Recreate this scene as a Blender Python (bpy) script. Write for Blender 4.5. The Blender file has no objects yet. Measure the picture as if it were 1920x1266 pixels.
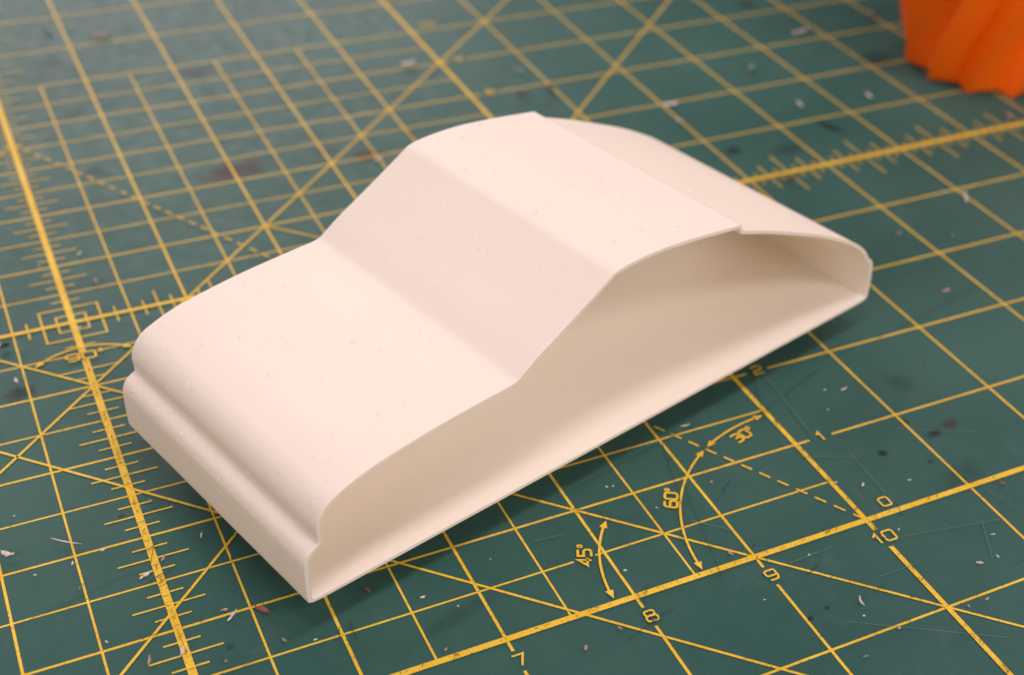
import bpy, bmesh, math, random
from mathutils import Vector, Matrix
random.seed(7)
I = 0.0254                                   # everything is laid out in inches on the mat's own grid
scene = bpy.context.scene
col = scene.collection

# ------------------------------------------------------------------ camera
CAM = Vector((4.23688308, -6.26420134, 7.32278544))
R = ((0.8929394516, -0.4477150210, 0.0470148460),
     (-0.2225542603, -0.5298106604, -0.8183949324),
     (0.3913166709, 0.7203137678, -0.5727297259))
FPX, CX, CY = 2678.357, 960 + 176.17, 633 + 3.71
cam = bpy.data.cameras.new('camera')
camo = bpy.data.objects.new('camera', cam); col.objects.link(camo)
rot = Matrix(R).transposed() @ Matrix(((1, 0, 0), (0, -1, 0), (0, 0, -1)))
camo.matrix_world = Matrix.Translation(CAM * I) @ rot.to_4x4()
cam.sensor_width = 36; cam.lens = FPX / 1920 * 36
cam.shift_x = -(CX - 960) / 1920; cam.shift_y = (CY - 633) / 1920
cam.clip_start = 0.01; cam.clip_end = 50
cam.dof.use_dof = True
cam.dof.focus_distance = 10.1 * I
cam.dof.aperture_fstop = 15.5
scene.camera = camo

# ------------------------------------------------------------------ light
scene.view_settings.view_transform = 'Standard'
scene.view_settings.look = 'None'
scene.view_settings.exposure = -0.10
scene.cycles.max_bounces = 16
scene.cycles.diffuse_bounces = 12
scene.view_settings.gamma = 1
world = bpy.data.worlds.new('World'); scene.world = world; world.use_nodes = True
bg = world.node_tree.nodes['Background']
bg.inputs[0].default_value = (1.0, 0.95, 0.90, 1); bg.inputs[1].default_value = 0.04

ANG = math.radians(16.115)                   # the car's heading on the mat
EX = Vector((math.cos(ANG), math.sin(ANG), 0)); EN = Vector((-math.sin(ANG), math.cos(ANG), 0))
MID = Vector((8.3, 2.4, 0.4)) * I

def panel(name, along, across, up, dist, sx, sy, power, colour):
    d = (EX * along + EN * across + Vector((0, 0, up))).normalized()
    li = bpy.data.lights.new(name, 'AREA'); li.shape = 'RECTANGLE'
    li.size = sx; li.size_y = sy; li.energy = power; li.color = colour
    o = bpy.data.objects.new(name, li); col.objects.link(o)
    z = d; x = (EX - z * EX.dot(z)).normalized(); y = z.cross(x)
    o.matrix_world = Matrix.Translation(MID + d * dist) @ Matrix((x, y, z)).transposed().to_4x4()
    return o
panel('ceiling_strip_light', 0.02, -0.19, 1.0, 1.5, 1.15, 0.24, 11.2, (1.0, 0.84, 0.875))
panel('ceiling_panel_behind_camera', 0.15, -1.0, 1.0, 2.2, 0.5, 0.35, 13, (1.0, 0.865, 0.845))
panel('front_end_fill', -1.0, -0.15, 0.62, 2.4, 1.0, 1.0, 25, (1.0, 0.845, 0.875))  # soft fill lamp added to brighten the car's front wall
panel('ceiling_panel_rear_end', 1.0, 0.15, 0.75, 2.4, 0.9, 0.9, 12, (1.0, 0.845, 0.88))
panel('low_fill_behind_camera', 0.1, -1.0, 0.35, 2.4, 2.0, 1.0, 23, (1.0, 0.855, 0.84))  # no real window: low fill added to brighten the floor inside the shell
panel('low_fill_beyond_mat', 0.25, 1.0, 0.42, 2.6, 2.2, 1.1, 47, (1.0, 0.86, 0.855))  # added fill, no window: lights the shell through its far side, hazes the mat

# ------------------------------------------------------------------ helpers
def link(name, me, mat, parent=None):
    o = bpy.data.objects.new(name, me); col.objects.link(o)
    if mat: me.materials.append(mat)
    if parent: o.parent = parent
    return o
def mesh(name, verts, faces):
    me = bpy.data.meshes.new(name)
    me.from_pydata([Vector(v) * I for v in verts], [], faces); me.update()
    return me
def empty(name, loc=(0, 0, 0)):
    o = bpy.data.objects.new(name, None); col.objects.link(o)
    o.location = Vector(loc) * I; o.empty_display_size = 0.01
    return o
def tag(o, label, cat, group=None):
    o['label'] = label; o['category'] = cat
    if group: o['group'] = group
    return o
def unproj(x, y, z=0.0):
    """photo pixel -> point on the level plane z (inches)"""
    d = Vector(((x - CX) / FPX, (y - CY) / FPX, 1.0))
    d = Matrix(R).transposed() @ d
    return CAM + d * ((z - CAM.z) / d.z)

class NT:
    def __init__(s, name):
        s.m = bpy.data.materials.new(name); s.m.use_nodes = True
        s.t = s.m.node_tree; s.b = s.t.nodes['Principled BSDF']
        tc = s.t.nodes.new('ShaderNodeTexCoord'); mp = s.t.nodes.new('ShaderNodeMapping')
        mp.inputs['Scale'].default_value = (1 / I,) * 3
        s.t.links.new(tc.outputs['Object'], mp.inputs[0]); s.co = mp.outputs[0]
    def set(s, sock, v):
        if hasattr(v, 'default_value') or hasattr(v, 'is_linked'): s.t.links.new(v, sock)
        elif isinstance(v, tuple) and len(v) == 3 and sock.type == 'RGBA': sock.default_value = (*v, 1)
        else: sock.default_value = v
    def noise(s, scale, detail=3, rough=.5, vec=None, dist=0):
        n = s.t.nodes.new('ShaderNodeTexNoise'); n.inputs['Scale'].default_value = scale
        n.inputs['Detail'].default_value = detail; n.inputs['Roughness'].default_value = rough
        n.inputs['Distortion'].default_value = dist
        s.t.links.new(vec or s.co, n.inputs['Vector']); return n.outputs['Fac']
    def ramp(s, v, a, b, lo=0., hi=1., smooth=True):
        n = s.t.nodes.new('ShaderNodeMapRange'); n.inputs[1].default_value = a; n.inputs[2].default_value = b
        n.inputs[3].default_value = lo; n.inputs[4].default_value = hi
        if smooth: n.interpolation_type = 'SMOOTHSTEP'
        s.t.links.new(v, n.inputs[0]); return n.outputs[0]
    def math(s, op, a, b=0.):
        n = s.t.nodes.new('ShaderNodeMath'); n.operation = op; s.set(n.inputs[0], a); s.set(n.inputs[1], b); return n.outputs[0]
    def mix(s, f, a, b):
        n = s.t.nodes.new('ShaderNodeMix'); n.data_type = 'RGBA'
        s.set(n.inputs['Factor'], f); s.set(n.inputs['A'], a); s.set(n.inputs['B'], b); return n.outputs['Result']
    def stretch(s, rotz, sc):
        n = s.t.nodes.new('ShaderNodeMapping'); n.inputs['Rotation'].default_value = (0, 0, rotz)
        n.inputs['Scale'].default_value = sc; s.t.links.new(s.co, n.inputs[0]); return n.outputs[0]
    def bump(s, h, strength, dist):
        n = s.t.nodes.new('ShaderNodeBump'); n.inputs['Strength'].default_value = strength
        n.inputs['Distance'].default_value = dist * I; s.t.links.new(h, n.inputs['Height'])
        s.t.links.new(n.outputs[0], s.b.inputs['Normal']); return n
    def dist2(s, cx, cy, rx, ry):
        n = s.t.nodes.new('ShaderNodeMapping'); n.vector_type = 'TEXTURE'
        n.inputs['Location'].default_value = (cx, cy, 0); n.inputs['Scale'].default_value = (rx, ry, 1e3)
        n.inputs['Rotation'].default_value = (0, 0, ANG)
        s.t.links.new(s.co, n.inputs[0])
        l = s.t.nodes.new('ShaderNodeVectorMath'); l.operation = 'LENGTH'; s.t.links.new(n.outputs[0], l.inputs[0])
        return l.outputs['Value']

GREEN = (0.026, 0.083, 0.073)
# dirt and burn marks ground into the mat: photo pixel, radii in inches, strength, brown?
STAINS = [(440, 322, .52, .30, .9, 1), (690, 292, .28, .20, .9, 1), (610, 285, .2, .12, .5, 1), (1556, 238, .12, .30, .8, 0), (1375, 282, .16, .14, .8, 0),
          (1480, 280, .3, .2, .4, 0), (365, 135, .3, .3, .6, 0), (95, 120, .25, .2, .6, 0), (137, 212, .2, .18, .5, 0), (40, 738, .22, .12, .8, 0),
          (1655, 850, .06, .05, .9, 0), (1752, 812, .12, .07, .8, 0), (1780, 795, .14, .08, .7, 1), (1550, 1140, .045, .03, .9, 0), (1519, 1160, .05, .035, .9, 0),
          (1694, 790, .05, .06, .9, 0), (1880, 75, .5, .3, .6, 0), (1640, 110, .4, .3, .4, 0), (175, 325, .25, .2, .4, 0), (1400, 9, .2, .2, .6, 0),
          (1745, 866, .06, .03, .7, 0), (228, 968, .05, .03, .7, 0), (432, 1214, .05, .04, .6, 0), (850, 1160, .5, .1, .3, 0), (1800, 895, .4, .2, .3, 0),
          (20, 570, .1, .08, .6, 0), (1690, 720, .2, .2, .3, 0), (1030, 195, .1, .08, .6, 1)]
def mat_colour(n):
    big = n.noise(.55, 4, .6); fine = n.noise(70, 2, .6); mid = n.noise(6, 4, .65)
    c = n.mix(n.ramp(big, .3, .7), (0.029, 0.090, 0.076), (0.040, 0.108, 0.091))
    c = n.mix(n.ramp(mid, .45, .8, 0, .35), c, (0.055, 0.120, 0.100))
    c = n.mix(n.ramp(fine, .55, .85, 0, .35), c, (0.075, 0.14, 0.128))
    # dusty scuffs and rubbed-in cutting streaks
    st = n.noise(1.0, 5, .7, n.stretch(.55, (.5, 9, 1)))
    c = n.mix(n.ramp(st, .60, .80, 0, .30), c, (0.013, 0.035, 0.032))
    st2 = n.noise(1.0, 5, .7, n.stretch(-.3, (14, .8, 1)))
    c = n.mix(n.ramp(st2, .62, .82, 0, .30), c, (0.11, 0.17, 0.16))
    sc = n.noise(2.3, 5, .7)
    c = n.mix(n.ramp(sc, .56, .78, 0, .4), c, (0.10, 0.135, 0.125))
    edge = n.noise(9, 5, .7); dark = None; brown = None
    for (x, y, rx, ry, k, br) in STAINS:
        p = unproj(x, y)
        f = n.math('MULTIPLY', n.ramp(n.math('ADD', n.dist2(p.x, p.y, rx, ry), n.math('MULTIPLY', edge, 1.6)), 1.0, 1.75, 1, 0), k)
        if br: brown = f if brown is None else n.math('MAXIMUM', brown, f)
        else: dark = f if dark is None else n.math('MAXIMUM', dark, f)
    c = n.mix(dark, c, (0.014, 0.018, 0.016)); c = n.mix(brown, c, (0.048, 0.026, 0.020))
    speck = n.noise(26, 2, .5)
    c = n.mix(n.ramp(speck, .73, .78, 0, .75), c, (0.012, 0.014, 0.013))
    return c, fine, mid
n = NT('green_vinyl'); c, fine, mid = mat_colour(n)
n.set(n.b.inputs['Base Color'], c)
n.set(n.b.inputs['Roughness'], n.ramp(mid, .3, .75, .40, .56)); n.b.inputs['Specular IOR Level'].default_value = .09
n.bump(n.math('ADD', fine, n.math('MULTIPLY', mid, .6)), .35, .006)
M_MAT = n.m
n = NT('yellow_print'); c, fine, mid = mat_colour(n)
y = n.mix(n.ramp(n.noise(2.2, 3), .35, .7), (0.72, 0.46, 0.035), (0.80, 0.55, 0.065))
w = n.noise(55, 3, .7)
y = n.mix(n.ramp(w, .30, .40, .35, 0), y, (0.88, 0.70, 0.26))
wear = n.math('MAXIMUM', n.ramp(w, .57, .68, 0, .85), n.ramp(n.noise(12, 5, .75), .61, .73, 0, .8))
n.set(n.b.inputs['Base Color'], n.mix(wear, y, (0.10, 0.10, 0.045)))
n.b.inputs['Roughness'].default_value = .5; n.b.inputs['Specular IOR Level'].default_value = .09
n.bump(w, .25, .004); M_PRINT = n.m
def plain(name, colour, rough=.5, var=.25, sss=0.):
    n = NT(name)
    dk = tuple(v * (1 - var) for v in colour)
    n.set(n.b.inputs['Base Color'], n.mix(n.noise(30, 3), dk, colour)); n.b.inputs['Roughness'].default_value = rough
    return n.m
M_CUT = plain('dark_knife_cut', (0.018, 0.026, 0.022), .8)
M_SCR = plain('pale_scratch', (0.105, 0.165, 0.15), .7)
M_TABLE = plain('table_laminate', (0.28, 0.25, 0.21), .5)

# white printed plastic
n = NT('white_printed_plastic')
gr = n.noise(170, 2, .6); lay = n.noise(1, 3, .6, n.stretch(-ANG, (.6, 60, 60))); big = n.noise(1.3, 3)
n.set(n.b.inputs['Base Color'], n.mix(n.ramp(big, .35, .7), (0.945, 0.91, 0.835), (0.955, 0.92, 0.845)))
n.b.inputs['Roughness'].default_value = .62; n.b.inputs['Specular IOR Level'].default_value = .3
n.bump(n.math('ADD', n.math('MULTIPLY', gr, .8), lay), .30, .004); M_WHITE = n.m
tr = n.t.nodes.new('ShaderNodeBsdfTranslucent'); tr.inputs[0].default_value = (0.96, 0.84, 0.64, 1)
mx = n.t.nodes.new('ShaderNodeMixShader'); mx.inputs[0].default_value = .30     # thin pale plastic lets some light through
n.t.links.new(n.b.outputs[0], mx.inputs[1]); n.t.links.new(tr.outputs[0], mx.inputs[2])
n.t.links.new(mx.outputs[0], n.t.nodes['Material Output'].inputs[0])

M_BLOB = plain('print_blob_plastic', (0.80, 0.73, 0.67), .6, .12)

# ------------------------------------------------------------------ table and cutting mat
def box_mesh(name, x0, x1, y0, y1, z0, z1, bev=0.):
    bm = bmesh.new(); bmesh.ops.create_cube(bm, size=1)
    for v in bm.verts:
        v.co = Vector(((x0 if v.co.x < 0 else x1), (y0 if v.co.y < 0 else y1), (z0 if v.co.z < 0 else z1))) * I
    if bev: bmesh.ops.bevel(bm, geom=[e for e in bm.edges], offset=bev * I, segments=2, affect='EDGES')
    me = bpy.data.meshes.new(name); bm.to_mesh(me); bm.free(); return me
t = link('table_top', box_mesh('table_top', -14, 36, -16, 28, -1.2, -.105), M_TABLE); t['kind'] = 'structure'
MAT = empty('cutting_mat', (0, 0, -.1))
tag(MAT, 'large green self-healing cutting mat with yellow inch grid and angle guides', 'cutting mat')
def mat_child(name, me, m):
    o = link(name, me, m, MAT); o.location = (0, 0, .1 * I); return o
U0, U1, V0, V1 = -1.5, 22.5, -4.0, 15.5
mat_child('mat_sheet', box_mesh('mat_sheet', U0, U1, V0, V1, -.1, 0, .01), M_MAT)

class Print:                                  # flat ribbons of ink a few hundredths of a millimetre thick
    def __init__(s): s.v = []; s.f = []
    def line(s, a, b, w, z):
        a = Vector(a[:2]); b = Vector(b[:2]); d = (b - a).normalized(); p = Vector((-d.y, d.x)) * w / 2
        k = len(s.v); s.v += [(*(a - p), z), (*(b - p), z), (*(b + p), z), (*(a + p), z)]; s.f.append((k, k + 1, k + 2, k + 3))
    def path(s, pts, w, z, closed=False):
        P = [Vector(p[:2]) for p in pts]; N = len(P); k = len(s.v)
        for i in range(N):
            a = P[i - 1] if (i or closed) else None; b = P[(i + 1) % N] if (i < N - 1 or closed) else None
            d1 = (P[i] - a).normalized() if a is not None else None; d2 = (b - P[i]).normalized() if b is not None else None
            d1 = d1 or d2; d2 = d2 or d1; t_ = (d1 + d2).normalized(); nn = Vector((-t_.y, t_.x))
            m_ = w / 2 / max(.4, nn.dot(Vector((-d1.y, d1.x))))
            s.v += [(*(P[i] - nn * m_), z), (*(P[i] + nn * m_), z)]
        for i in range(N if closed else N - 1):
            j = (i + 1) % N; s.f.append((k + 2 * i, k + 2 * j, k + 2 * j + 1, k + 2 * i + 1))
    def tri(s, a, b, c, z):
        k = len(s.v); s.v += [(*p[:2], z) for p in (a, b, c)]; s.f.append((k, k + 1, k + 2))
    def build(s, name, m=None):
        return mat_child(name, mesh(name, s.v, s.f), m or M_PRINT)
Z = lambda k: .0020 + .0014 * k
THIN, HALF = .0205, .0165
def spans(a, b, gaps):
    out = []; s = a
    for g0, g1 in sorted(gaps):
        if g0 > s: out.append((s, g0))
        s = max(s, g1)
    if s < b: out.append((s, b))
    return out
UA, UB, VA, VB = -1, 22, -3, 15
g = Print()
for u in range(UA, UB + 1):
    if u in (5, 10): continue
    gaps = [(-.305, -.115)] if 0 <= u <= 10 else []
    for a, b in spans(VA, VB, gaps): g.line((u, a), (u, b), THIN if u > 10 or u < 5 else .023, Z(1))
for k in range(9):
    g.line((k + .5, .0), (k + .5, 10), HALF, Z(1))
g.build('lengthwise_grid_lines')
g = Print()
for v in range(VA, VB + 1):
    if v in (0, 5): continue
    gaps = [(10.135, 10.355)] if 0 < v < 10 else []
    for a, b in spans(UA, UB, gaps): g.line((a, v), (b, v), THIN, Z(0))
for k in range(10):
    v = k + .5; gaps = []
    if k == 0: gaps = [(7.75, 7.925)]
    if k == 4: gaps = [(4.885, 5.13)]
    for a, b in spans(0, 10, gaps): g.line((a, v), (b, v), HALF, Z(0))
g.build('crosswise_grid_lines')
g = Print()
for a, b in spans(VA, VB, [(4.395, 4.50)]): g.line((5, a), (5, b), .057, Z(4))
g.build('bold_centre_line')
g = Print()
for a, b in spans(VA, VB, [(-.315, -.12)]): g.line((10, a), (10, b), .040, Z(4))
g.build('bold_edge_line')
g = Print(); g.line((UA, 0), (UB, 0), .050, Z(5)); g.build('bold_base_line')
g = Print(); g.line((UA, 5), (UB, 5), .046, Z(5)); g.build('bold_cross_line')
g = Print(); tw = .0145
for k in range(VA * 16, VB * 16):
    v = k / 16
    if k % 2 or abs(v - 5) < .3 or k % 16 == 0: continue
    inside = 0 < v < 10
    if inside and k % 8 == 0: continue
    ln = .40 if k % 8 == 0 else .25 if k % 4 == 0 else .125
    if 4 < v < 4.5:                           # the right-angle mark crops these ticks
        ln = min(ln, max(.07, v - 4.0)); 
    if abs(v - 4.45) < .08: continue
    g.line((5 - ln, v), (5 + ln, v), tw, Z(2))
g.build('centre_line_ticks')
g = Print()
for k in range(UA * 16, UB * 16):
    u = k / 16; inside = 0 < u < 10
    if k % 16 == 0 or abs(u - 5) < .3 or (inside and (k % 8 == 0 or k % 2)): continue
    ln = .40 if k % 8 == 0 else .25 if k % 4 == 0 else .125 if k % 2 == 0 else .06
    g.line((u, 5 - ln), (u, 5 + ln), tw, Z(2))
g.build('cross_line_ticks')
for r in (.125, .25):
    g = Print(); g.path([(5 - r, 5 - r), (5 + r, 5 - r), (5 + r, 5 + r), (5 - r, 5 + r)], .017, Z(2), True); g.build('centre_square')
for a, b in (((0, -1), (15.4, 14.4)), ((2.83, -1), (17.8, 13.97)), ((-.9, 9.9), (11.9, -2.9)), ((-.9, 8.4858), (10.4, -2.8142)), ((7, 6), (9.2, 3.8))):
    g = Print(); g.line(a, b, .021, Z(3)); g.build('diagonal_line')
for sx in (1, -1):
    g = Print(); d = Vector((-.5 * sx, math.sqrt(3) / 2)); s0 = Vector((10 if sx > 0 else 0, 0)); L = .015
    while L < 9.95:
        g.line(s0 + d * L, s0 + d * min(L + .098, 10), .019, Z(6)); L += .164
    g.build('dashed_sixty_degree_line')
def arc(c, r, a0, a1, name):
    g = Print(); hl = .085 / r * 180 / math.pi
    P = lambda a, rr=r: (c[0] + rr * math.cos(math.radians(a)), c[1] + rr * math.sin(math.radians(a)))
    s = 1 if a1 > a0 else -1
    n_ = 26; b0, b1 = a0 + s * hl * .8, a1 - s * hl * .8
    g.path([P(b0 + (b1 - b0) * i / n_) for i in range(n_ + 1)], .019, Z(7))
    for e_, sg in ((a0, s), (a1, -s)):
        q = [P(e_), P(e_ + sg * hl, r + .032), P(e_ + sg * hl, r - .032)]
        if (sg > 0): q = [q[0], q[2], q[1]]
        g.tri(*[Vector(t_) for t_ in q], Z(8))
    g.build(name)
arc((10, 0), 1.43, 178.5, 121, 'angle_arc'); arc((10, 0), 1.43, 119, 92, 'angle_arc')
arc((9, 0), 1.155, 178, 136.5, 'angle_arc'); arc((5, 4), .585, 46, 134, 'angle_arc')

# numerals drawn as rounded strokes in a 1 x 1 cell
def rr(x0, y0, x1, y1, r=.22, n_=4):
    out = []
    for cx, cy, a in ((x1 - r, y1 - r, 0), (x0 + r, y1 - r, 90), (x0 + r, y0 + r, 180), (x1 - r, y0 + r, 270)):
        out += [(cx + r * math.cos(math.radians(a + 90 * i / n_)), cy + r * math.sin(math.radians(a + 90 * i / n_))) for i in range(n_ + 1)]
    return out
GL = {'0': [(rr(0, 0, .95, 1), 1)], '1': [([(.12, .72), (.45, 1), (.45, 0)], 0)],
      '2': [([(0, .78), (.06, .94), (.22, 1), (.75, 1), (.9, .93), (.95, .78), (.95, .64), (.88, .5), (.72, .44), (.2, .44), (.06, .38), (0, .25), (0, 0), (.95, 0)], 0)],
      '3': [([(0, 1), (.72, 1), (.9, .9), (.9, .64), (.74, .52), (.25, .52)], 0), ([(.74, .50), (.95, .38), (.95, .12), (.76, 0), (0, 0)], 0)],
      '4': [([(.72, 0), (.72, 1), (0, .3), (.98, .3)], 0)],
      '5': [([(.92, 1), (.05, 1), (.05, .56), (.72, .56), (.92, .46), (.95, .3), (.92, .12), (.74, 0), (0, 0)], 0)],
      '6': [(rr(0, 0, .95, .56, .18), 1), ([(.88, 1), (.26, 1), (.08, .9), (0, .72), (0, .3)], 0)],
      '7': [([(0, 1), (.92, 1), (.42, 0)], 0)],
      '8': [(rr(.06, .54, .9, 1, .18), 1), (rr(0, 0, .96, .49, .18), 1)],
      '9': [(rr(0, .44, .95, 1, .18), 1), ([(.07, 0), (.69, 0), (.87, .1), (.95, .28), (.95, .7)], 0)],
      'd': [(rr(0, .68, .34, 1.02, .16), 1)]}
def text(sx, c, h, rotd, name, wd=.9, sw=.16):
    """strokes of the string, centred at c, one printed part each"""
    ca, sa = math.cos(math.radians(rotd)), math.sin(math.radians(rotd))
    adv = [1.02 if ch == '1' else .4 if ch == 'd' else 1.22 for ch in sx]; tot = sum(adv) - .22
    g = Print(); x = -tot / 2
    for i, ch in enumerate(sx):
        for k, (pts, cl) in enumerate(GL[ch]):
            q = []
            for px, py in pts:
                X, Y = (x + px) * h * wd, (py - .5) * h
                q.append((c[0] + X * ca - Y * sa, c[1] + X * sa + Y * ca))
            g.path(q, h * (sw if ch != 'd' else sw * .7), Z(9 + k * .6 + i * .1), bool(cl))
        x += adv[i]
    return g.build(name)
for u in range(0, 11): text(str(u), (u + .01, -.215), .098 if u < 10 else .105, 0, 'printed_numeral')
for v in range(1, 10): text(str(v), (10.245, v), .105, 0, 'printed_numeral')
text('0', (10.255, .115), .095, 0, 'printed_numeral'); text('10', (10.26, 10.14), .10, 0, 'printed_numeral')
text('60d', (8.735, .815), .098, 60, 'angle_figure', .78, .2); text('30d', (9.655, 1.27), .098, 17, 'angle_figure', .78, .2)
text('45d', (7.845, .515), .098, 66, 'angle_figure', .78, .2); text('90d', (5.0, 4.446), .100, 0, 'angle_figure', 1.1, .19)

# knife cuts across the print and long faint scratches
cuts = Print(); rc = random.Random(3)
for i in range(420):
    k = i % 6
    s = rc.uniform(-.5, 13); s2 = rc.uniform(0, 10)
    if k == 0: p = (s, 0)
    elif k == 1: p = (10, rc.uniform(-1.7, 4))
    elif k == 2: p = (5, rc.uniform(.2, 4.5))
    elif k == 3: p = (rc.uniform(4, 14), rc.choice((-1, 1, 2, .5, 1.5)))
    elif k == 4: p = (rc.choice((7, 8, 9, 11, 12, 6)), rc.uniform(-1.6, 3))
    else: t_ = rc.uniform(-2, 2); p = (9 - t_, t_)
    a = rc.choice((rc.gauss(1.35, .12), rc.gauss(.25, .15), rc.uniform(0, 3.14)))
    l = rc.uniform(.009, .026) if rc.random() < .93 else rc.uniform(.04, .12)
    d = Vector((math.cos(a), math.sin(a))) * l
    p = Vector(p); cuts.line(p - d, p + d, rc.uniform(.003, .0055), Z(13 + i * .004))
for i in range(14):
    p = Vector((rc.uniform(4, 13), rc.uniform(-1.6, 2.5))); a = rc.choice((1.25, .22, .3, 2.2)) + rc.gauss(0, .1)
    d = Vector((math.cos(a), math.sin(a))) * rc.uniform(.2, .9); cuts.line(p - d, p + d, rc.uniform(.0025, .005), Z(15.2 + i * .01))
cuts.build('knife_cuts', M_CUT)['kind'] = 'stuff'
scr = Print()
for (x0, y0, x1, y1) in ((1590, 850, 1660, 930), (1690, 1010, 1875, 978), (1840, 980, 1860, 1050), (1420, 690, 1530, 830), (1590, 1170, 1890, 1200), (1320, 195, 1390, 240), (1480, 1060, 1560, 1030),
                         (1650, 1085, 1720, 1060), (1295, 980, 1380, 1000), (1500, 860, 1600, 860), (1000, 1020, 1060, 1005)):
    scr.line(unproj(x0, y0), unproj(x1, y1), .005, Z(16))
for i in range(12):
    p = Vector((rc.uniform(4, 16), rc.uniform(-1.6, 8))); a = rc.choice((1.9, .35, 2.6, .1)) + rc.gauss(0, .2)
    d = Vector((math.cos(a), math.sin(a))) * rc.uniform(.06, .5); scr.line(p - d, p + d, rc.uniform(.002, .0045), Z(16.2 + i * .01))
scr.build('surface_scratches', M_SCR)['kind'] = 'stuff'

# ------------------------------------------------------------------ the white car shell
H0 = .29
KS = (CAM.z - H0) / (CAM.z - .42)              # outline was read at .42; same sight lines, stood at H0
ORG = CAM + (Vector((5.7762, .4425, .42)) - CAM) * KS; WID, THK = 2.435 * KS, .038
# side profile (along the floor, height) read off the near rim; third value = fillet radius at that corner
PROF = [(0, 0, .02), (-.006, .16, 0), (-.006, .325, 0), (.004, .385, 0), (.028, .432, 0), (.066, .462, 0), (.112, .485, .001), (.113, .535, 0), (.106, .60, 0), (.122, .665, 0), (.165, .738, 0), (.225, .790, 0), (.30, .824, 0),
        (.42, .866, 0), (.56, .900, 0), (.86, .943, 0), (1.13, .970, 0), (1.45, .990, 0), (1.70, 1.003, 0), (1.765, 1.012, .045), (1.95, 1.137, 0), (2.15, 1.252, 0), (2.37, 1.380, 0), (2.56, 1.494, 0), (2.64, 1.546, .03),
        (2.72, 1.562, 0), (2.86, 1.572, 0), (3.03, 1.572, 0), (3.21, 1.562, 0), (3.53, 1.524, 0), (3.972, 1.455, .001), (4.003, 1.394, .001), (4.35, 1.268, 0), (4.74, 1.105, 0), (5.04, .972, 0), (5.30, .836, 0), (5.52, .703, 0),
        (5.66, .592, 0), (5.735, .50, 0), (5.755, .455, .015), (5.815, .425, .02), (5.838, .34, 0), (5.845, .20, 0), (5.838, 0, .02)]
SEC = {'front_bumper': (0, 6), 'hood': (6, 19), 'windscreen': (19, 24), 'roof': (24, 30), 'rear_deck': (30, 39), 'rear_bumper': (39, 43)}
def catmull(a, b, c, d, t_):
    return tuple(.5 * (2 * b[i] + (c[i] - a[i]) * t_ + (2 * a[i] - 5 * b[i] + 4 * c[i] - d[i]) * t_ ** 2 + (3 * b[i] - a[i] - 3 * c[i] + d[i]) * t_ ** 3) for i in range(2))
def dense(prof):
    """outer outline, with the index of each control point; corners with a radius break the smooth curve and get filleted"""
    pts = []; idx = {}
    n_ = len(prof); brk = [p[2] > 0 for p in prof]
    for i in range(n_ - 1):
        b, c_ = prof[i], prof[i + 1]
        a = prof[i - 1] if i > 0 and not brk[i] else (2 * b[0] - c_[0], 2 * b[1] - c_[1])
        d = prof[i + 2] if i + 2 < n_ and not brk[i + 1] else (2 * c_[0] - b[0], 2 * c_[1] - b[1])
        idx[i] = len(pts)
        k = max(2, int(math.hypot(c_[0] - b[0], c_[1] - b[1]) / .02))
        for j in range(k): pts.append(catmull(a, b, c_, d, j / k))
    idx[n_ - 1] = len(pts); pts.append(prof[-1][:2]); return pts, idx
PROF = [(a * KS, b * KS, c_) for a, b, c_ in PROF]
outer, idx = dense(PROF)
nfl = 60                                       # the floor closes the loop, rear to front
floor0 = len(outer) - 1
for j in range(1, nfl): outer.append((5.838 * KS * (1 - j / nfl), 0.0))
NP = len(outer)
# soften the corners: a short running average where a radius is set, keeping indices
for k, p in enumerate(PROF):
    if p[2] > .01:
        c0 = idx[k]; win = max(1, round(p[2] / .022))
        for _ in range(2 if p[2] < .05 else 8):
            src = list(outer)
            for j in range(c0 - win, c0 + win + 1):
                jj = j % NP; a, b, c_ = src[(jj - 1) % NP], src[jj], src[(jj + 1) % NP]
                outer[jj] = tuple(.25 * a[i] + .5 * b[i] + .25 * c_[i] for i in range(2))
nor = []
for i in range(NP):
    a, c_ = Vector(outer[i - 1]), Vector(outer[(i + 1) % NP]); d = (c_ - a).normalized(); nor.append(Vector((-d.y, d.x)))   # outline runs front-up-rear: outward = left of travel
inner = []
for i in range(NP):
    p = Vector(outer[i]) - nor[i] * THK
    inner.append(p)
def dist_to(p, i, span=14):
    return min((p - Vector(outer[(i + k) % NP])).length for k in range(-span, span + 1))
ok = [dist_to(inner[i], i) > THK * .93 for i in range(NP)]
for i in range(NP):
    if not ok[i]:
        a = i; b = i
        while not ok[a % NP]: a -= 1
        while not ok[b % NP]: b += 1
        inner[i] = (inner[a % NP] + inner[b % NP]) / 2
inn = []
for i in range(NP):
    d = (inner[(i + 1) % NP] - inner[i - 1]); d = d.normalized() if d.length > 1e-6 else Vector((1, 0)); inn.append(-Vector((-d.y, d.x)))
CAR = empty('car_body_shell', ORG - Vector((0, 0, H0)))
CAR.rotation_euler = (0, 0, ANG)
tag(CAR, 'hollow white printed plastic car body shell with open sides on the green mat', 'car model')
BEV = .007
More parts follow.
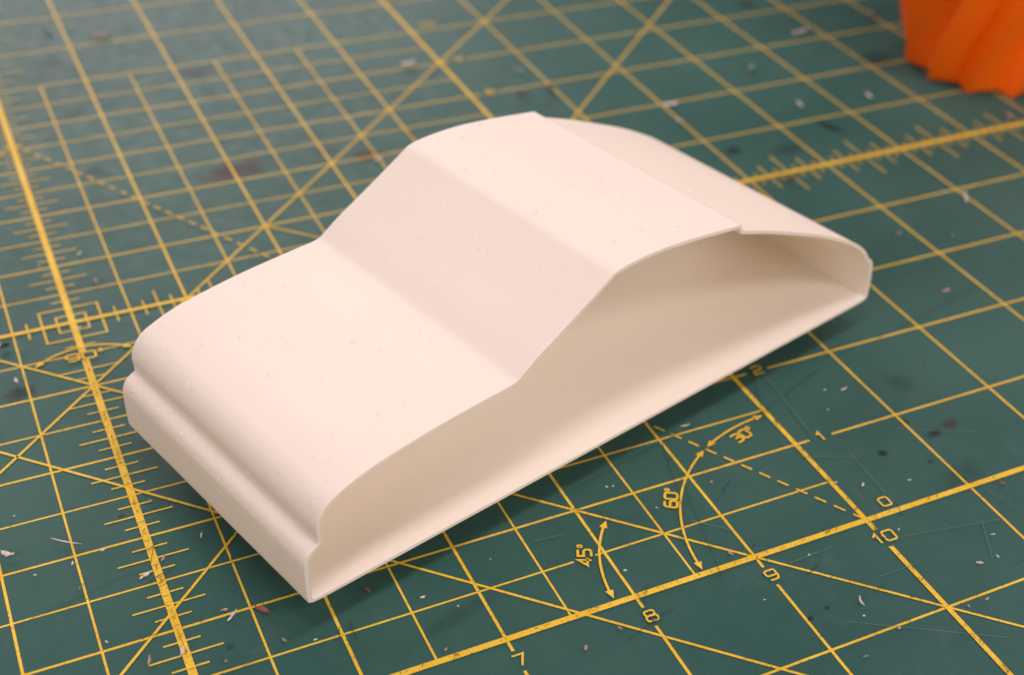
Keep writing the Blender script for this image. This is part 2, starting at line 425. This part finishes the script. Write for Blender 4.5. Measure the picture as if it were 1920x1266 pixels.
def section(name, i0, i1):
    verts = []; norms = []; faces = []
    st = [i % NP for i in range(i0, i1 + 1)]
    yn, yf = Vector((0, -1, 0)), Vector((0, 1, 0))
    for i in st:
        o, q = Vector(outer[i]), Vector(inner[i]); t_ = q - o
        N3 = Vector((nor[i].x, 0, nor[i].y)); Q3 = Vector((inn[i].x, 0, inn[i].y))
        ring = [(o, BEV, N3), (o + t_ * .2, 0, yn), (q - t_ * .2, 0, yn), (q, BEV, Q3), (q, WID - BEV, Q3), (q - t_ * .2, WID, yf), (o + t_ * .2, WID, yf), (o, WID - BEV, N3)]
        for p, yy, nn in ring:
            verts.append((p.x, yy, p.y + H0)); norms.append(nn)
    for s in range(len(st) - 1):
        for k in range(8):
            a, b = s * 8 + k, s * 8 + (k + 1) % 8
            faces.append((a, b, b + 8, a + 8))
    me = mesh(name, verts, faces)
    for p in me.polygons: p.use_smooth = True
    me.normals_split_custom_set_from_vertices(norms)
    return link(name, me, M_WHITE, CAR)
for name, (a, b) in SEC.items(): section(name, idx[a], idx[b])
section('floor_panel', floor0, NP)
# the shell stands clear of the mat on a small foot hidden under its floor
link('support_foot', box_mesh('support_foot', 2.5, 3.3, 1.2, 1.7, .001, H0 - .001), M_WHITE, CAR)
# stringing whiskers and print blobs left on the skin
def whiskers(name, i0, i1, count, rng):
    v = []; f = []
    for _ in range(count):
        i = rng.randint(i0 + 3, i1 - 3); y0 = rng.uniform(.06, WID - .06)
        o = Vector(outer[i]); t_ = (Vector(outer[i + 1]) - o).normalized(); N3 = nor[i]
        # clustered in short rows, slanting with the travel of the nozzle
        l = rng.uniform(.015, .042); w_ = rng.uniform(.004, .0075); hh = rng.uniform(.008, .015); sl = rng.gauss(.15, .25)
        def P(a, b, c_): 
            q = o + t_ * a + N3 * c_; return (q.x, y0 + b + a * sl, q.y + H0)
        k = len(v)
        v += [P(-l, 0, -.001), P(0, -w_, -.001), P(l * .6, 0, -.001), P(0, w_, -.001), P(l * .25, 0, hh)]
        f += [(k, k + 1, k + 4), (k + 1, k + 2, k + 4), (k + 2, k + 3, k + 4), (k + 3, k, k + 4)]
    o = link(name, mesh(name, v, f), M_BLOB, CAR); o['kind'] = 'stuff'
rw = random.Random(11)
whiskers('print_blemishes', idx[8], idx[19], 46, rw); whiskers('print_blemishes', idx[19], idx[24], 26, rw)
whiskers('print_blemishes', idx[24], idx[30], 32, rw); whiskers('print_blemishes', idx[31], idx[38], 14, rw); whiskers('print_blemishes', idx[1], idx[8], 16, rw)

# ------------------------------------------------------------------ orange vase
n = NT('orange_plastic')
n.set(n.b.inputs['Base Color'], n.mix(n.noise(3, 2), (1.0, 0.16, 0.0), (1.0, 0.19, 0.0)))
n.b.inputs['Roughness'].default_value = .42; n.b.inputs['Specular IOR Level'].default_value = .4
n.bump(n.noise(1, 2, .5, n.stretch(0, (1, 1, 45))), .25, .006); M_OR = n.m
tr = n.t.nodes.new('ShaderNodeBsdfTranslucent'); tr.inputs[0].default_value = (1.0, 0.24, 0.002, 1)
mx = n.t.nodes.new('ShaderNodeMixShader'); mx.inputs[0].default_value = .15
n.t.links.new(n.b.outputs[0], mx.inputs[1]); n.t.links.new(tr.outputs[0], mx.inputs[2])
n.t.links.new(mx.outputs[0], n.t.nodes['Material Output'].inputs[0])
VC = Vector((16.50, 6.56, 0)); NL = 12
VASE = empty('faceted_vase', VC); tag(VASE, 'bright orange faceted vase with twisted ridges standing on the mat', 'vase')
def vase_mesh():
    v = []; f = []; seg = NL * 6; rings = 44; Hh = 4.4
    KN = [(0, .97), (.10, 1.0), (.32, 1.04), (.75, 1.11), (1.3, 1.19), (2.0, 1.31), (2.8, 1.42), (3.6, 1.48), (4.4, 1.50)]
    def rad(z):
        for (z0, r0), (z1, r1) in zip(KN, KN[1:]):
            if z <= z1: return r0 + (r1 - r0) * (z - z0) / (z1 - z0)
        return KN[-1][1]
    prof = []
    for j in range(rings + 1):
        z = Hh * (j / rings) ** 1.25; prof.append((z, rad(z)))
    for z, r in prof:
        for k in range(seg):
            a = 2 * math.pi * k / seg + .32 * z - .05; ph = (k % 6) / 6
            rise = 1 / 3; t_ = ph / rise if ph < rise else 1 - (ph - rise) / (1 - rise)          # steep flank, then a long flat facet
            am = .085 + .025 * math.sin(z * 2.1); q = r * (1 + am * (2 * t_ - 1))
            lift = .07 * (1 - t_) if z == 0 else 0
            v.append((q * math.cos(a), q * math.sin(a), z + lift))
    m_ = len(prof)
    for j in range(m_ - 1):
        for k in range(seg):
            a, b = j * seg + k, j * seg + (k + 1) % seg; f.append((a, b, b + seg, a + seg))
    base = len(v)
    for j in range(m_ - 1, 0, -2):               # inner wall
        z, r = prof[j]
        for k in range(seg):
            x, y_, zz = v[j * seg + k]; s_ = 1 - .07 / r; v.append((x * s_, y_ * s_, zz))
    nr = (len(v) - base) // seg
    for k in range(seg): f.append(((m_ - 1) * seg + k, (m_ - 1) * seg + (k + 1) % seg, base + (k + 1) % seg, base + k))
    for j in range(nr - 1):
        for k in range(seg):
            a, b = base + j * seg + k, base + j * seg + (k + 1) % seg; f.append((a, b, b + seg, a + seg))
    f.append(tuple(base + (nr - 1) * seg + k for k in range(seg)))
    return v, f, seg
v, f, seg = vase_mesh()
link('vase_wall', mesh('vase_wall', v, f), M_OR, VASE)
link('vase_base', mesh('vase_base', v[:seg], [tuple(range(seg - 1, -1, -1))]), M_OR, VASE)

# ------------------------------------------------------------------ shavings and crumbs
DM = {'white': plain('white_shaving', (0.74, 0.66, 0.60), .6), 'pink': plain('pink_shaving', (0.50, 0.30, 0.25), .6), 'red': plain('red_shaving', (0.30, 0.09, 0.07), .6),
      'brown': plain('brown_crumb', (0.10, 0.05, 0.035), .7), 'dark': plain('dark_crumb', (0.020, 0.012, 0.010), .6), 'blue': plain('blue_fibre', (0.012, 0.03, 0.07), .6), 'grey': plain('grey_crumb', (0.22, 0.25, 0.23), .7)}
def sliver(x, y, length, width, angle_px, curl, colour, label, group=None, cat='shaving', name='plastic_shaving', thick=.35):
    """a curled, tapering sliver; length and width in photo pixels, angle in the picture, resting on the mat"""
    p = unproj(x, y); a = math.radians(angle_px)
    q0 = unproj(x - math.cos(a) * length / 2, y + math.sin(a) * length / 2); q1 = unproj(x + math.cos(a) * length / 2, y - math.sin(a) * length / 2)
    L = min((q1 - q0).length, .35); d = (q1 - q0).normalized(); pr = Vector((-d.y, d.x, 0))
    r = random.Random(int(x * 7 + y)); W = width / 290.0 if length > 8 else width / 300.0; Tt = max(.008, W * thick); N_ = 7
    vs = []; fs = []
    for i in range(N_):
        t_ = i / (N_ - 1) - .5; w_ = W / 2 * (1 - (2 * abs(t_)) ** 2.0 * .9) * r.uniform(.75, 1.15); off = curl * L * (t_ * t_ - .08) + r.gauss(0, W * .10)
        lift = .0245 + abs(curl) * L * .25 * (t_ * t_) * 2 * (1 if r.random() > .3 else .6)
        c_ = d * (t_ * L) + pr * off
        tz = Tt * (1 - abs(t_) * .9)
        tilt = r.uniform(-.25, .25) * W
        vs += [c_ + pr * w_ + Vector((0, 0, lift + tilt)), c_ - pr * w_ + Vector((0, 0, lift - tilt)), c_ - pr * w_ * .7 + Vector((0, 0, lift + tz - tilt)), c_ + pr * w_ * .7 + Vector((0, 0, lift + tz + tilt))]
    zmin = min(k.z for k in vs)
    for k in vs: k.z += .0245 - zmin
    for i in range(N_ - 1):
        for k in range(4):
            a_, b_ = i * 4 + k, i * 4 + (k + 1) % 4; fs.append((a_, b_, b_ + 4, a_ + 4))
    fs += [(3, 2, 1, 0), tuple((N_ - 1) * 4 + k for k in range(4))]
    o = link(name, mesh(name, vs, fs), DM[colour]); o.location = p * I
    return tag(o, label, cat, group)
SPECK = 'tiny pale plastic speck lying on an open green cell of the mat'
FAR = 'pale blurred plastic chip on the grid well beyond the car roof'
GS, GF = 'tiny pale specks on the mat', 'blurred chips beyond the car'
LIST = [
 (190, 70, 34, 14, 5, .2, 'pink', 'pinkish flake in a wide grid cell beyond the half-inch grid', None, .5),
 (90, 60, 24, 10, -30, .4, 'grey', 'greyish curl beside the pinkish flake beyond the half-inch grid', None, .5),
 (765, 124, 26, 11, 10, .2, 'white', 'white chip on a half-inch line left of the diagonal behind the roof', GF, .6), (972, 137, 26, 10, -8, .2, 'grey', 'greyish blurred chip between the numerals and the crossing diagonals', GF, .5),
 (980, 183, 26, 11, 0, .1, 'brown', 'brown wood-coloured chip behind the highest point of the car roof', None, .6),
 (1033, 170, 16, 15, 40, .1, 'brown', 'rusty brown crumb on a grid line behind the car roof', None, .8),
 (1257, 200, 30, 10, 8, .1, 'white', 'long white chip on a grid line beyond the rear deck', None, .5), (1272, 231, 13, 9, -20, .2, 'white', 'small white chip on a grid crossing close behind the rear deck', GF, .6),
 (1503, 64, 30, 13, 20, .4, 'white', 'large white curl on a grid line left of the orange vase', GF, .5), (1408, 132, 14, 13, 60, .1, 'grey', 'grey round chip in a cell two cells left of the vase', GF, .6), (1498, 200, 16, 10, -40, .1, 'white', 'white chip above the ruler ticks, farther from the vase than its twin', GF, .6),
 (1627, 184, 14, 12, -40, .1, 'white', 'white chip beside the shadow of the orange vase', GF, .6), (1630, 30, 18, 12, 50, .3, 'grey', 'grey curl right beside the upper wall of the orange vase', GF, .5),
 (1893, 222, 22, 9, -38, .1, 'pink', 'pinkish sliver on the ruler line in front of the orange vase', None, .5),
 (1480, 342, 22, 12, 25, .1, 'brown', 'brown chip touching the ruler ticks between the car and the vase', None, .6),
 (1810, 374, 24, 6, -80, .1, 'white', 'upright white sliver by a grid crossing below the orange vase', None, .6),
 (1768, 363, 10, 6, 10, .1, 'grey', SPECK, GS, .6), (710, 303, 18, 6, 12, .2, 'white', 'pale sliver at the brown stain behind the windscreen', None, .5), (772, 255, 10, 10, -50, .1, 'red', 'reddish crumb on a grid line against the roof edge', None, .7),
 (10, 655, 19, 11, 22, .1, 'dark', 'dark seed-like crumb left of the centre squares', None, .7), (31, 721, 11, 9, -50, .5, 'white', 'bright white ragged crumb above the dark smear left of the bold line', None, .5),
 (150, 480, 10, 5, 40, .4, 'white', SPECK, GS, .5), (181, 533, 9, 8, -70, .2, 'pink', 'small pinkish crumb above the inner ruler line by the hood', None, .6), (148, 620, 12, 5, 20, .6, 'white', 'white curl lying over the corner of the small centre square', None, .5),
 (42, 660, 12, 4, 25, .1, 'grey', SPECK, GS, .5), (75, 505, 5, 4, 0, .1, 'white', SPECK, GS, .5),
 (1582, 734, 16, 4, 28, .3, 'white', 'white forked sliver in the cell right of numeral 2', None, .6), (1773, 550, 15, 7, 18, .2, 'pink', 'pinkish flake in a cell right of the rear bumper', None, .5),
 (1560, 602, 9, 3, -70, .2, 'white', 'tiny whisker under the rear end of the floor panel', None, .6), (1546, 736, 4, 4, 0, 0, 'white', SPECK, GS, .6), (1552, 773, 4, 4, 0, 0, 'white', SPECK, GS, .6),
 (1284, 803, 18, 3, 12, .2, 'white', 'thin white strand beside the dashed line under the car', None, .6), (1685, 442, 9, 8, 50, .2, 'grey', SPECK, GS, .5), (1785, 446, 8, 4, 80, .2, 'grey', SPECK, GS, .5),
 (125, 1021, 60, 2.5, -10, .12, 'white', 'long hair-thin white strand left of the bold centre line', None, .9), (195, 1036, 12, 4, 35, .3, 'white', 'white sliver just below a grid line left of the bold centre line', None, .5),
 (14, 1045, 26, 9, -12, .5, 'white', 'crumpled white tangle near the corner beside two grid lines', None, .5), (274, 1084, 28, 6, 33, .1, 'white', 'chunky white sliver touching the bold centre line', None, .6), (307, 1052, 15, 6, 62, .2, 'pink', 'pinkish curl between ticks right of the bold centre line', None, .5),
 (436, 1160, 28, 6, 52, .12, 'white', 'cream sliver standing on end at a grid line below the front bumper', None, .6), (421, 1149, 15, 5, 10, .1, 'pink', 'pale pink fleck on the grid line below the front bumper', None, .5),
 (493, 1149, 34, 9, -24, .05, 'red', 'red and pink splinter at the grid crossing below the front bumper', None, .5), (378, 1009, 11, 5, 85, .1, 'white', 'short white crumb in the cell beside the front bumper', None, .6),
 (281, 1244, 22, 6, 85, .15, 'pink', 'pinkish stick crossing a tick left of the bold centre line', None, .6), (343, 1227, 20, 7, 70, .1, 'white', 'cream chip lying across the bold centre line', None, .5), (534, 1206, 12, 5, -40, .2, 'grey', 'greyish sliver in the shadow below the front corner', None, .5),
 (283, 945, 8, 5, -30, .1, 'pink', SPECK, GS, .6), (137, 1062, 8, 5, 70, .4, 'white', SPECK, GS, .5), (67, 1084, 6, 4, 0, .3, 'white', SPECK, GS, .5), (201, 1209, 7, 3, -30, .3, 'white', SPECK, GS, .5), (424, 1246, 5, 5, 0, .1, 'pink', SPECK, GS, .6), (150, 1108, 6, 4, 60, .2, 'grey', SPECK, GS, .6), (28, 973, 4, 4, 0, .1, 'white', SPECK, GS, .6),
 (592, 1205, 8, 3, 20, .1, 'white', SPECK, GS, .6), (793, 1125, 10, 5, 15, .2, 'white', 'white crumb above the bold base line in the lit cell under the car', None, .5), (689, 1111, 14, 5, -30, .1, 'red', 'reddish sliver in the dark shadow under the floor panel', None, .5),
 (920, 1054, 5, 4, 0, 0, 'pink', SPECK, GS, .6), (1172, 1075, 7, 5, 0, 0, 'white', SPECK, GS, .6), (1162, 1183, 11, 5, -30, .2, 'pink', 'pinkish flake to the right of numeral 8 near the diagonal', None, .5), (1098, 1221, 9, 7, 70, .2, 'pink', 'pale pink crumb below the bold line between numerals 7 and 8', None, .6),
 (837, 1223, 8, 5, 50, .2, 'pink', SPECK, GS, .5), (1137, 918, 7, 2.5, -30, .2, 'white', SPECK, GS, .6), (1149, 917, 3.5, 3.5, 0, 0, 'white', SPECK, GS, .6), (1231, 957, 4, 3, 0, 0, 'white', SPECK, GS, .6), (859, 1142, 4, 4, 0, 0, 'white', SPECK, GS, .6),
 (1369, 1043, 13, 7, -35, .2, 'pink', 'pink flake just above the bold base line beside numeral 9', None, .5), (1613, 1132, 20, 5, -65, .45, 'white', 'white hooked curl on open mat between numerals 9 and 10', None, .7),
 (1617, 914, 8, 5, 70, .2, 'white', 'white crumb on the mat above and left of numeral 0', None, .6), (1566, 910, 6, 4, 40, .1, 'white', SPECK, GS, .6), (1684, 998, 6, 3, 80, .2, 'white', SPECK, GS, .6), (1836, 1061, 15, 5, -6, .1, 'white', 'bright white rod on the mat to the right of numeral 10', None, .7),
 (1869, 1048, 9, 3, -40, .1, 'white', SPECK, GS, .6), (1878, 911, 12, 6, -12, .1, 'red', 'pink-red flake under the bold base line near the edge', None, .6), (1860, 1007, 10, 2.5, 5, .1, 'white', SPECK, GS, .6), (1704, 905, 7, 2.5, 5, .1, 'white', SPECK, GS, .6),
 (1815, 1141, 8, 2.5, -45, .1, 'white', SPECK, GS, .6), (1333, 909, 4, 4, 0, 0, 'white', SPECK, GS, .6), (1516, 1046, 4, 4, 0, 0, 'white', SPECK, GS, .6), (1619, 1160, 5, 4, 0, 0, 'white', SPECK, GS, .6), (1685, 1183, 5, 4, 0, 0, 'white', SPECK, GS, .6), (1433, 1130, 5, 3, 0, 0, 'white', SPECK, GS, .6), (1622, 1236, 10, 4, 15, 0, 'grey', SPECK, GS, .6),
 (1850, 1128, 8, 3, 40, 0, 'white', SPECK, GS, .6), (1412, 1028, 4, 4, 0, 0, 'dark', 'dark round grain just above the 9 crossing of the bold base line', None, .8),
]
for (x, y, l, w_, a, cu, co_, lab, grp, th) in LIST:
    far_speck = lab == SPECK
    sliver(x, y, l, w_, a, cu, co_, lab, grp, 'crumb' if l <= 12 or far_speck else 'shaving', 'plastic_crumb' if l <= 12 or far_speck else 'plastic_shaving', th)
sliver(1360, 919, 30, 2.4, 62, -.30, 'blue', 'dark blue curved fibre lying between the 60 degree arc and numeral 0', None, 'fibre', 'curved_fibre', .8)
